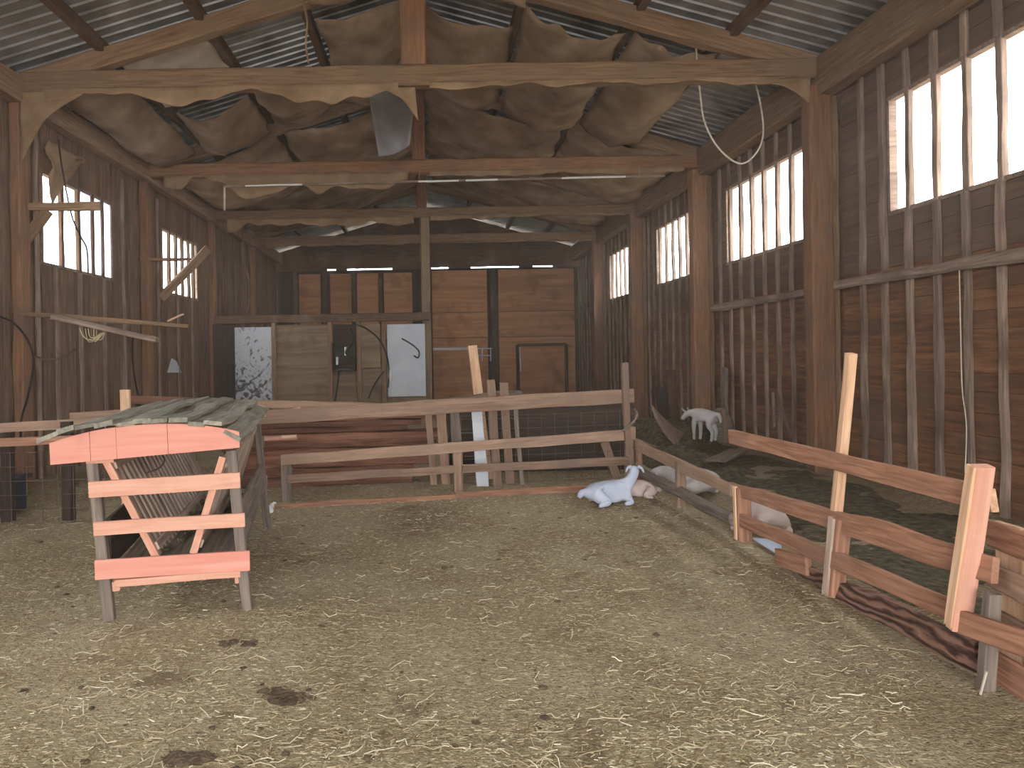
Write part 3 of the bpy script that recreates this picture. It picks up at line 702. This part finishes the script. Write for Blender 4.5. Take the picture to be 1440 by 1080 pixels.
# front cross boards
yf = -.045
o = fp('cross_board', (-.455, yf, .815), (.445, yf, .835), .022, .098, M['tan']); 
o = fp('cross_board', (-.445, yf, .575), (.455, yf, .585), .022, .085, M['tan'])
o = fp('cross_board', (-.455, yf, .325), (.465, yf, .325), .024, .125, M['pink'])
fp('lip_board', (-.35, yf+.01, .235), (.40, yf+.01, .245), .03, .045, M['tan'])
fp('lip_bracket', (-.36, 0, .20), (-.36, .1, .20), .05, .06, M['tan']); fp('lip_bracket', (.38, 0, .2), (.38, .1, .2), .04, .06, M['tan'])
fp('top_cross_board', (-.46, -.02, 1.0), (-.30, -.02, 1.0), .03, .05, M['tan']); fp('top_cross_board', (-.46, -.0, 1.06), (.42, -.0, 1.06), .03, .05, M['slat'])
for z in (.45, .82): fp('rear_board', (-.44, 2.19, z), (.43, 2.19, z), .022, .1, M['rail'])
# side boards (trough)
for x in (-.39, .385):
    fp('trough_side', (x, .04, .47), (x, 2.12, .47), .025, .3, M['dark'] if x < 0 else M['grey'], rough=.008)
fp('trough_floor', (0, .03, .33), (0, 2.12, .33), .74, .03, M['grey'], rough=.01)
mbh = MB()
for i in range(26):
    mbh.blob((random.uniform(-.33, .33), random.uniform(.1, 2.0), .37), (random.uniform(.03, .08), random.uniform(.04, .1), random.uniform(.02, .04)), i, 1, .5)
o = mbh.build('hay_remains', M['hay'], fd, world=FR); tag(o, kind='stuff')
# V rack
Ls, Le = Vector((-.355, 0, .98)), Vector((-.10, 0, .36))
Rs, Re = Vector((.345, 0, .98)), Vector((.12, 0, .38))
for (A, B, sg) in ((Ls, Le, -1), (Rs, Re, 1)):
    nrmv = Vector((B-A)).cross(Vector((0, 1, 0))).normalized()
    fp('rack_end_board', A, B, .03, .045, M['tan'], up=(1, 0, .3))
    fp('rack_end_board', A+Vector((0, 2.1, 0)), B+Vector((0, 2.1, 0)), .03, .085, M['slat'], up=(1, 0, .3))
    for q in (.06, .9):
        p = A.lerp(B, q); fp('rack_batten', p+nrmv*.028+Vector((0, .03, 0)), p+nrmv*.028+Vector((0, 2.08, 0)), .05, .02, M['slat'], up=nrmv)
    for i in range(19):
        y = .09+i*.108
        fp('rack_slat', A+Vector((0, y, random.uniform(-.01, .0))), B+Vector((0, y+random.uniform(-.008, .008), 0)), .055, .014, M['slat'], up=nrmv, rough=.002)
# fascia : arched board
def arch(x): 
    t_ = (x+.125)/.57; return 1.125+.085*(1-abs(t_)**2.2)
def fseg(x0, x1, y):
    zl = lambda x: 1.0+.03*(x+.68)/1.11
    return [(x0, y, zl(x0))] + [(x0+(x1-x0)*i/6, y, arch(x0+(x1-x0)*i/6)) for i in range(7)] + [(x1, y, zl(x1))]
pts = fseg(-.68, .43, -.075)
mb = MB()
for (xa, xb) in ((-.68, -.452), (-.449, -.30), (-.298, .0), (.003, .43)): mb.prism(fseg(xa, xb, -.075), (0, .028, 0))
o = mb.build('front_fascia', M['pink'], fd, world=FR)
mb = MB().prism([(p[0], 2.2, p[2]) for p in pts], (0, .028, 0)); mb.build('rear_fascia', M['slat'], fd, world=FR)
# roof boards
nb = 11; xs_ = [-.69+1.17*i/nb for i in range(nb+1)]
for i in range(nb):
    xa, xb = xs_[i], xs_[i+1]; za, zb_ = arch(xa), arch(xb)
    if i == nb-1: zb_ -= .03
    n_ = Vector((-(zb_-za), 0, xb-xa)).normalized(); xm, zm = (xa+xb)/2, (za+zb_)/2+.012+(.016 if i % 2 else 0)+random.uniform(-.004, .004)
    fp('roof_board', (xm, -.11+random.uniform(-.03, .02), zm), (xm+.01, 2.26+random.uniform(-.04, .05), zm+.005), (Vector((xb-xa, 0, zb_-za))).length*1.03, .026, M['moss'], up=n_, rough=.012, curve=random.uniform(-.006, .006))
MB().tube(curve_pts([FR @ Vector((-.02, -.06, 1.03)), FR @ Vector((.0, -.05, .98)), FR @ Vector((-.04, -.03, .93)), FR @ Vector((-.12, -.02, .90))]), .005).build('twine', M['black'], fd)
# white lumps beside the rear leg
for u, v, r_, lab in ((375, 722, .045, 'larger crumpled white scrap at the foot of the rear feeder leg'), (385, 714, .032, 'smaller white scrap right of the rear feeder leg')):
    p = G(u, v); t = MB().blob((p.x, p.y, r_*.8), (r_*1.2, r_, r_), u, 2, .6).build('white_scrap', M['white']); tag(t, lab, 'scrap')

# ------------------------------------------------------------------ right fence
rf = thing('side_fence', 'red-brown rail fence running from the far corner toward the camera on the right', 'fence', (2.55, 5.0, 0))
XF = 2.55
def R(u, v, X=XF): return PX(u, v, X)
def rpl(name, a, b, h, w=.035, X=XF, mat='rail2', Xb=None, **k):
    return plank(name, R(*a, X), R(*b, Xb if Xb else X), w, h, M[mat], rf, **k)
rpl('rail', (889, 623), (1030, 690), .115, mat='rail', rough=.01, X=2.44, Xb=2.52)
rpl('rail', (893, 660), (1032, 730), .12, w=.09, mat='grey', rough=.012, ch=.35, X=2.42, Xb=2.52)
rpl('rail', (1027, 613.5), (1366, 696), .115, mat='rail2', rough=.006)
rpl('rail', (1029, 687), (1398, 800), .125, mat='rail2', rough=.014, X=2.57)
rpl('rail', (1030, 726), (1347, 860), .105, mat='rail2', rough=.005)
rpl('rail', (1346, 872), (1500, 925), .115, mat='rail2', rough=.004, X=2.52)
rpl('rail_stub', (1378, 703), (1397, 704), .11, mat='pale', X=2.62)
rpl('base_board', (1100, 789), (1385, 925), .15, w=.06, mat='rot', rough=.02, X=2.60)
rpl('base_board', (1096, 782), (1137, 796), .13, w=.05, mat='rail2', rough=.01, X=2.56)
def rpost(u0, v0, u1, v1, w, t, mat, X=XF, Xt=None, **k):
    a = R(u0, v0, X); b = R(u1, v1, Xt or X)
    b.y = (a.y + (b.y-a.y)) 
    return plank('post', a, b, w, t, M[mat], rf, up=(0, 1, 0), **k)
rpost(898, 690, 897, 628, .07, .10, 'rail2', X=2.46)
rpost(957, 722, 957, 650, .09, .08, 'rail', X=2.5)
rpost(1047, 771, 1044, 686, .11, .07, 'rail2', X=2.58)
rpost(1036, 771, 1034, 684, .03, .05, 'pale', X=2.53)
rpost(1172, 852, 1184, 728, .09, .09, 'rail2', X=2.58)
rpost(1160, 846, 1170, 728, .03, .05, 'slat', X=2.53)
rpost(1176, 722, 1197, 497, .055, .06, 'pale', X=2.60)
rpost(1348, 884, 1382, 655, .085, .055, 'tan', X=2.53)
rpost(1336, 880, 1368, 655, .025, .05, 'pale', X=2.49)
rpost(1385, 978, 1396, 834, .06, .05, 'grey', X=2.56)
# pallet gate at the right edge
pg = thing('pallet_gate', 'pale slatted pallet standing at the right picture edge against the fence', 'pallet', (2.66, 3.3, 0))
def gp(y, z, dx=0): return Vector((2.64+.10*(y-3.1)+dx, y, z))
for z, h, nm in ((.70, .12, 'A'), (.50, .12, 'B'), (.07, .15, 'D')):
    plank('pallet_board', gp(3.42, z), gp(2.3, z-.01), .03, h, M['rail2' if nm != 'B' else 'rail'], pg, rough=.006, ch=.3)
for y in (3.34, 3.16, 2.98, 2.80, 2.6, 2.42):
    plank('pallet_slat', gp(y, .02, .04), gp(y, .76, .04), .15, .025, M['pale'], pg, up=(1, 0, 0))
plank('pallet_board', gp(3.42, .30), gp(2.3, .29), .03, .10, M['rail'], pg)
t = plank('twine_length', R(1377, 985, 2.5), R(1388, 945, 2.5), .008, .008, M['palewire']); tag(t, 'loose end of pale twine hanging by the grey post at the right', 'twine')
# plastic scrap
a, b, c2 = G(1059, 767), G(1100, 769), G(1098, 787)
t = MB().prism([a+Vector((0, 0, .05)), c2+Vector((0, 0, .02)), b+Vector((0, 0, .05))], (0, 0, .012)).build('plastic_scrap', M['plastic']); tag(t, 'pale blue triangular plastic scrap lying under the right fence', 'scrap')

# beyond the right fence : hay bed, crate side, curved sheet, plank
def haybed(name, label, x0, x1, y0, y1, hmax, seed, nu=50, nv=70, mat='hay'):
    mb = MB()
    for j in range(nv+1):
        for i in range(nu+1):
            u, v = i/nu, j/nv; x = x0+(x1-x0)*u; y = y0+(y1-y0)*v
            e = min(1, 6*min(u, 1-u))*min(1, 6*min(v, 1-v))
            h = -.03+e*hmax*(.6+.7*noise.noise(Vector((x*1.5, y*1.5, seed)))+.2*noise.noise(Vector((x*7, y*7, seed))))
            mb.v.append((x, y, h))
    for j in range(nv):
        for i in range(nu): k = j*(nu+1)+i; mb.f.append((k, k+1, k+nu+2, k+nu+1))
    o = mb.build(name, M[mat], smooth=True); tag(o, label, 'hay', kind='stuff'); return o
haybed('hay_bed', 'greenish hay spread on the floor between right fence and right wall', 2.75, 5.3, 2.5, 13.5, .07, 4)
haybed('hay_heap', 'brown-green heap of hay behind the fence corner', 2.95, 4.1, 9.0, 10.9, .25, 9, 40, 40)
t = thing('curved_sheet', 'grey bent sheet propped against the hay left of the standing goat', 'sheet', P(950, 640, 11.6))
def cs(u, v):
    a = P(915, 569, 11.5).lerp(P(922, 587, 11.2), v); b = P(962, 610, 12.3).lerp(P(951, 626, 11.3), v)
    p = a.lerp(b, u); p.z -= .05*math.sin(math.pi*u); return p
sheet('sheet_body', cs, 14, 6, M['batten'], t, .03)
haybed('hay_heap', 'big greenish heap of hay behind the standing goat', 3.75, 5.0, 11.9, 14.6, .42, 21, 40, 50)
t = thing('trough_end', 'dark arched board standing right of the standing goat', 'board', P(1020, 632, 12.3))
MB().prism([P(1003, 632, 12.3), P(1003, 580, 12.3), P(1009, 573, 12.3), P(1018, 574, 12.3), P(1028, 590, 12.3), P(1034, 612, 12.3), P(1034, 632, 12.3)], (.05, .06, 0)).build('arched_board', M['grey'], t)
plank('edge_strip', P(1021, 632, 12.25), P(1017, 576, 12.25), .05, .03, M['rail'], t, up=(0, 1, 0))
t = plank('flat_board', P(1006, 648, 9.6), P(1040, 633, 10.4), .26, .03, M['grey']); tag(t, 'flat grey board lying at the crate foot behind the near rails', 'board')
t = plank('upright_slab', PX(1019, 640, 5.15), PX(1019, 517, 5.15), .2, .05, M['grey'], up=(1, 0, 0), rough=.01); tag(t, 'grey slab standing against the right wall behind the goat', 'board')
for (u0, v0, u1, v1, lab) in ((1088, 600, 1087, 552, 'thin pale stake leaning on the right wall, left of the pair'), (1113, 615, 1092, 552, 'thin dark stake slanting on the right wall beside the pale one')):
    t = plank('wall_stake', PX(u0, v0, 5.1), PX(u1, v1, 5.22), .04, .03, M['batten'], up=(1, 0, 0)); tag(t, lab, 'stake')
for (u, h, lab) in ((930, 545, 'tall grey board leaning in the dim corner past the goat'), (945, 520, 'narrow grey board leaning in the dim corner, taller of the pair')):
    b = P(u, h, 15.5); t = plank('corner_board', (b.x, 15.3, 0), b, .25, .04, M['dark'] if u < 940 else M['purlin'], up=(0, 1, 0)); tag(t, lab, 'board')

# ------------------------------------------------------------------ cables, strings, perch planks
t = plank('perch_plank', P(28, 440, 9.15), P(266, 459, 9.0), .07, .055, M['beam'], rough=.01); tag(t, 'long thin brown plank jutting from the left post toward the middle', 'plank')
t = plank('perch_plank', P(75, 446, 8.95), P(222, 478, 8.6), .1, .055, M['batten'], rough=.008); tag(t, 'pale plank with straw wisps slung below the longer brown one', 'plank')
t = plank('thin_stick', P(236, 452, 8.9), P(258, 442, 8.8), .02, .02, M['pale']); tag(t, 'short pale stick rising at the end of the long brown plank', 'stick')
mb = MB()
for i in range(7): mb.tube(curve_pts([P(112+i*4, 462, 8.8), P(118+i*3, 474+i % 3*3, 8.75), P(130+i*2, 478-i % 2*4, 8.75), P(142+i, 468, 8.75)], 4), .006, 4)
t = mb.build('straw_wisps', M['straw']); tag(t, 'wisps of straw caught on the pale slung plank', 'straw', kind='stuff')
for pts, r_, mt, nm, lab in (
    ([P(-5, 443, 8.9), P(20, 455, 8.9), P(40, 480, 8.9), P(47, 510, 8.9), P(40, 555, 8.9), P(30, 590, 8.9), P(29, 620, 8.95)], .014, 'black', 'black_hose', 'black hose looping down the left post'),
    ([P(47, 500, 9.0), P(65, 506, 9.1), P(85, 503, 9.2), P(106, 492, 9.4)], .014, 'purlin', 'brown_hose', 'brown hose curving right off the black loop on the left wall'),
    ([P(188, 471, 8.72), P(186, 485, 8.9), P(187, 510, 9.5), P(190, 535, 10), P(195, 558, 10)], .013, 'black', 'black_hose', 'black hose hanging from the tip of the pale slung plank'),
    ([P(82, 196, 9.95), P(88, 240, 9.95), P(100, 300, 10.0), P(112, 330, 10.1), P(122, 350, 10.15), P(124, 385, 10.2)], .012, 'black', 'black_cable', 'black cable dangling before the glaring left window'),
    ([P(978, 60, 9.5), P(985, 135, 9.4), P(992, 175, 9.35), P(1012, 210, 9.35), P(1040, 230, 9.35), P(1062, 217, 9.35), P(1073, 190, 9.4), P(1070, 150, 9.4), P(1060, 110, 9.5)], .011, 'palewire', 'pale_flex', 'pale flex looping below the nearest tie beam on the right'),
    ([PX(1349, 380, 5.22), PX(1351, 470, 5.2), PX(1353, 545, 5.2), PX(1359, 600, 5.2), PX(1357, 665, 5.22)], .006, 'palewire', 'twine_length', 'pale knotted twine hanging on the right wall between battens'),
    ([P(340, 300, 17.4), P(342, 345, 17.3), P(345, 375, 17.2), P(351, 400, 17.1), P(350, 430, 17.1), P(345, 445, 17.2)], .02, 'purlin', 'brown_hose', 'brown hose arc hanging above the dirt-smeared panel')):
    tag(MB().tube(curve_pts(pts), r_).build(nm, M[mt]), lab, 'hose' if 'hose' in nm else ('twine' if 'twine' in nm else 'cable'))
t = MB().prism([PX(235, 524, -5.375), PX(254, 524, -5.375), PX(247, 508, -5.375), PX(241, 504, -5.375)], (.02, 0, 0)).build('paper_tag', M['whitepanel']); tag(t, 'small pale triangular scrap pinned on the dark left wall', 'scrap')

# ------------------------------------------------------------------ goats
def goat(label, loc, rz, coat, nodes, edges, parts, scale=1.0):
    root = thing('goat', label, 'goat', loc, 'goats', Matrix.Rotation(rz, 4, 'Z') @ Matrix.Scale(scale, 4))
    me = bpy.data.meshes.new('body'); keys = list(nodes); me.from_pydata([nodes[k][:3] for k in keys], [(keys.index(a), keys.index(b)) for a, b in edges], [])
    me.materials.append(M[coat]); o = link('body', me, root, W[root.name].copy())
    sk = o.modifiers.new('skin', 'SKIN'); sk.use_smooth_shade = True; sk.branch_smoothing = .6
    for i, k in enumerate(keys):
        sv = me.skin_vertices[0].data[i]; r = nodes[k][3:]; sv.radius = (r[0], r[1] if len(r) > 1 else r[0]); sv.use_root = (i == 0); sv.use_loose = False
    ss = o.modifiers.new('sub', 'SUBSURF'); ss.levels = 2; ss.render_levels = 2
    ss = o.modifiers.new('rough', 'DISPLACE'); tx = bpy.data.textures.new('fur', 'CLOUDS'); tx.noise_scale = .04; ss.texture = tx; ss.strength = .012
    for (nm, pts, rr, mt) in parts:
        MB().tube(curve_pts(pts, 4) if len(pts) > 2 else pts, (lambda n: [rr[0]+(rr[1]-rr[0])*i/(n-1) for i in range(n)])(len(curve_pts(pts, 4)) if len(pts) > 2 else 2), 8).build(nm, M[mt], root, smooth=True, world=W[root.name].copy())
    return root
def head_parts(hp, fwd, coat, ear_l=.1, horns=True, dark=False, ears_up=False):
    """ears, horns, eyes around a head point hp looking along fwd"""
    hp = Vector(hp); f = Vector(fwd).normalized(); sd = f.cross(Vector((0, 0, 1))).normalized(); up = sd.cross(f)
    out = []
    for s_ in (-1, 1):
        b = hp+sd*s_*.035+up*.015-f*.02
        out.append(('ear', [b, b+sd*s_*.035+up*(.04 if ears_up else -.015)-f*.01, b+sd*s_*(.04 if ears_up else ear_l)+up*(.085 if ears_up else -.06)-f*.015], (.020, .007), coat))
        if horns:
            h = hp+sd*s_*.02+up*.035-f*.01
            out.append(('horn', [h, h+up*.035-f*.01, h+up*.06-f*.04+sd*s_*.01], (.013, .005), 'hoof'))
        e = hp+sd*s_*.038+up*.012+f*.045
        out.append(('eye', [e-sd*s_*.004, e+sd*s_*.006], (.010, .006), 'eye'))
    return out
# standing goat (faces left and a little away, head lowered)
stn = {'rump': (-.20, 0, .45, .125, .125), 'mid': (-.03, 0, .44, .14, .155), 'chest': (.13, 0, .45, .11, .125), 'neck': (.24, 0, .47, .07, .08), 'poll': (.33, 0, .44, .058, .055), 'face': (.39, 0, .38, .045), 'nose': (.43, 0, .32, .033),
       'fl1': (.13, .06, .34, .06), 'fl2': (.135, .07, .20, .032), 'fl3': (.13, .07, .05, .026), 'fl4': (.135, .07, .0, .028),
       'fr1': (.11, -.06, .34, .06), 'fr2': (.10, -.07, .20, .032), 'fr3': (.11, -.07, .05, .026), 'fr4': (.115, -.07, .0, .028),
       'bl1': (-.20, .075, .36, .085), 'bl2': (-.17, .09, .27, .05), 'bl3': (-.25, .09, .17, .03), 'bl4': (-.23, .09, .05, .026), 'bl5': (-.225, .09, .0, .028),
       'br1': (-.17, -.075, .36, .085), 'br2': (-.13, -.09, .27, .055), 'br3': (-.20, -.09, .17, .034), 'br4': (-.17, -.09, .05, .028), 'br5': (-.165, -.09, .0, .03),
       't1': (-.31, 0, .47, .045), 't2': (-.345, 0, .40, .03), 't3': (-.35, 0, .32, .016)}
ste = [('rump', 'mid'), ('mid', 'chest'), ('chest', 'neck'), ('neck', 'poll'), ('poll', 'face'), ('face', 'nose'),
       ('chest', 'fl1'), ('fl1', 'fl2'), ('fl2', 'fl3'), ('fl3', 'fl4'), ('chest', 'fr1'), ('fr1', 'fr2'), ('fr2', 'fr3'), ('fr3', 'fr4'),
       ('rump', 'bl1'), ('bl1', 'bl2'), ('bl2', 'bl3'), ('bl3', 'bl4'), ('bl4', 'bl5'), ('rump', 'br1'), ('br1', 'br2'), ('br2', 'br3'), ('br3', 'br4'), ('br4', 'br5'),
       ('rump', 't1'), ('t1', 't2'), ('t2', 't3')]
gp0 = P(989, 621, 11.6)
goat('white goat standing by the right wall with its head lowered to the hay', (gp0.x, 11.6, gp0.z+.02), math.radians(122), 'goat', stn, ste,
     head_parts((.33, 0, .45), (.5, 0, -.55), 'goat', .08, True, ears_up=True), .95)
# lying goats
def lying(label, loc, rz, coat, neck='up', scale=1.0, headcoat=None, turn=0.0, flat=1.0):
    n = {'rump': (-.24, 0, .14, .145, .15), 'mid': (-.05, 0, .155, .16, .165), 'chest': (.14, 0, .15, .125, .14)}
    e = [('rump', 'mid'), ('mid', 'chest')]
    n.update({'hk': (-.18, .11, .13, .10), 'hk2': (-.05, .17, .06, .045), 'hk3': (-.18, .19, .03, .028), 'hl': (-.18, -.11, .13, .10), 'hl2': (-.05, -.17, .06, .045), 'hl3': (-.18, -.19, .03, .028),
              'fk': (.16, .09, .09, .06), 'fk2': (.24, .11, .04, .036), 'fk3': (.14, .13, .025, .026), 'fm': (.16, -.09, .09, .06), 'fm2': (.22, -.10, .04, .030), 'fm3': (.12, -.12, .025, .022),
              'tl': (-.30, 0, .16, .05), 'tl2': (-.335, 0, .09, .03)})
    n = {k: (v[0], v[1]*flat, v[2]*flat) + tuple(q*flat for q in v[3:]) for k, v in n.items()}
    e += [('rump', 'hk'), ('hk', 'hk2'), ('hk2', 'hk3'), ('rump', 'hl'), ('hl', 'hl2'), ('hl2', 'hl3'), ('chest', 'fk'), ('fk', 'fk2'), ('fk2', 'fk3'), ('chest', 'fm'), ('fm', 'fm2'), ('fm2', 'fm3'), ('rump', 'tl'), ('tl', 'tl2')]
    if neck == 'up':
        n.update({'n1': (.22, 0, .21, .075), 'n2': (.26, 0, .30, .056), 'poll': (.275, 0, .37, .055)})
        f = Vector((math.cos(turn), math.sin(turn), -.35)).normalized()
    else:
        n.update({'n1': (.24, 0, .18, .085), 'n2': (.32, 0, .18, .065), 'poll': (.38, 0, .17, .06)})
        f = Vector((math.cos(turn), math.sin(turn), -.45)).normalized()
    pl = Vector(n['poll'][:3]); a = pl+f*.07; b = pl+f*.13
    n['face'] = (a.x, a.y, a.z, .048); n['nose'] = (b.x, b.y, b.z, .034)
    e += [('chest', 'n1'), ('n1', 'n2'), ('n2', 'poll'), ('poll', 'face'), ('face', 'nose')]
    return goat(label, loc, rz, coat, n, e, head_parts(pl, f, headcoat or coat, .055, neck == 'up'), scale)
p = G(862, 713); lying('bluish white goat lying on the bedding with its neck raised by the fence corner', (p.x, p.y+.12, .0), math.radians(6), 'goatblue', 'up', 1.0, turn=math.radians(70), flat=.9)
lying('small pinkish goat dozing behind the raised neck of the bluish one', (2.26, 7.80, .0), math.radians(174), 'goatpink', 'low', .72)
lying('white goat lying behind the lower rail of the right fence near the corner', (2.88, 7.95, .0), math.radians(122), 'goat', 'low', 1.15)
lying('pinkish white goat seen from behind, lying beyond the first near fence post', (2.90, 6.30, .0), math.radians(66), 'goatpink', 'low', 1.15)

# ------------------------------------------------------------------ loose straw on the ground
mb = MB()
def stalk(x, y, L, r, rise=.012):
    a = random.uniform(0, math.pi) if random.random() < .55 else random.gauss(.25, .5); k = random.uniform(-1.4, 1.4)
    pts = []; z0 = ground_h(x, y)+r+.002
    n = 3 if L > .04 else 1
    for i in range(n+1):
        s_ = i/n; an = a+k*(s_-.5)
        px_, py_ = x+math.cos(an)*L*(s_-.5), y+math.sin(an)*L*(s_-.5)
        pts.append((px_, py_, ground_h(px_, py_)+r+rise*random.random()))
    mb.tube(pts, r, 3)
random.seed(11)
cnt = 0
while cnt < 17000:
    Y = 2.3+ (random.random()**1.5)*7.0
    X = random.uniform(-.95, .9)*Y*.75
    if not (-5 < X < 2.5): continue
    den = .55+.5*noise.noise(Vector((X*.9, Y*.9, 3)))
    if random.random() > den: continue
    if random.random() < .10: stalk(X, Y, random.uniform(.05, .14), random.uniform(.0014, .0026), .02)
    else: stalk(X, Y, random.uniform(.008, .035), random.uniform(.001, .0024), .005)
    cnt += 1
o = mb.build('loose_straw', M['straw']); tag(o, 'pale loose straw stalks scattered over the bedding', 'straw', kind='stuff')
mb = MB()
for i in range(110):
    Y = random.uniform(2.4, 7.5); X = random.uniform(-.6, .32)*Y; r_ = random.uniform(.006, .02)
    mb.blob((X, Y, ground_h(X, Y)), (r_*1.4, r_*1.2, r_*.7), i, 1, .5)
for (u, v) in ((275, 1065), (395, 975), (410, 985), (262, 1072), (330, 905)):
    for q in range(14):
        p = G(u+random.uniform(-30, 30), v+random.uniform(-6, 6)); r_ = random.uniform(.01, .028)
        mb.blob((p.x, p.y, ground_h(p.x, p.y)+.003), (r_*1.5, r_, r_*.6), q+u, 1, .5)
o = mb.build('dung_clods', M['dirt']); tag(o, 'small dark clods of dung scattered over the bedding', 'dung', kind='stuff')

# ------------------------------------------------------------------ dust haze hanging in the barn air
mh = bpy.data.materials.new('barn_dust_haze'); mh.use_nodes = True; tt = mh.node_tree
tt.nodes.remove(tt.nodes['Principled BSDF']); vs = tt.nodes.new('ShaderNodeVolumeScatter')
vs.inputs['Color'].default_value = (.92, .75, .60, 1); vs.inputs['Density'].default_value = .007; vs.inputs['Anisotropy'].default_value = .3
tt.links.new(vs.outputs[0], tt.nodes['Material Output'].inputs['Volume'])
mb = MB(); prof = [(XL-.6, -.5), (XR+.6, -.5), (XR+.6, ZW+.4), (0, RIDGE+.5), (XL-.6, ZW+.4)]
mb.prism([(x, Y0-.6, z) for x, z in prof], (0, Y1-Y0+1.4, 0))
tag(mb.build('dust_haze', mh), 'thin brownish dust haze filling the barn air', 'haze', kind='stuff')
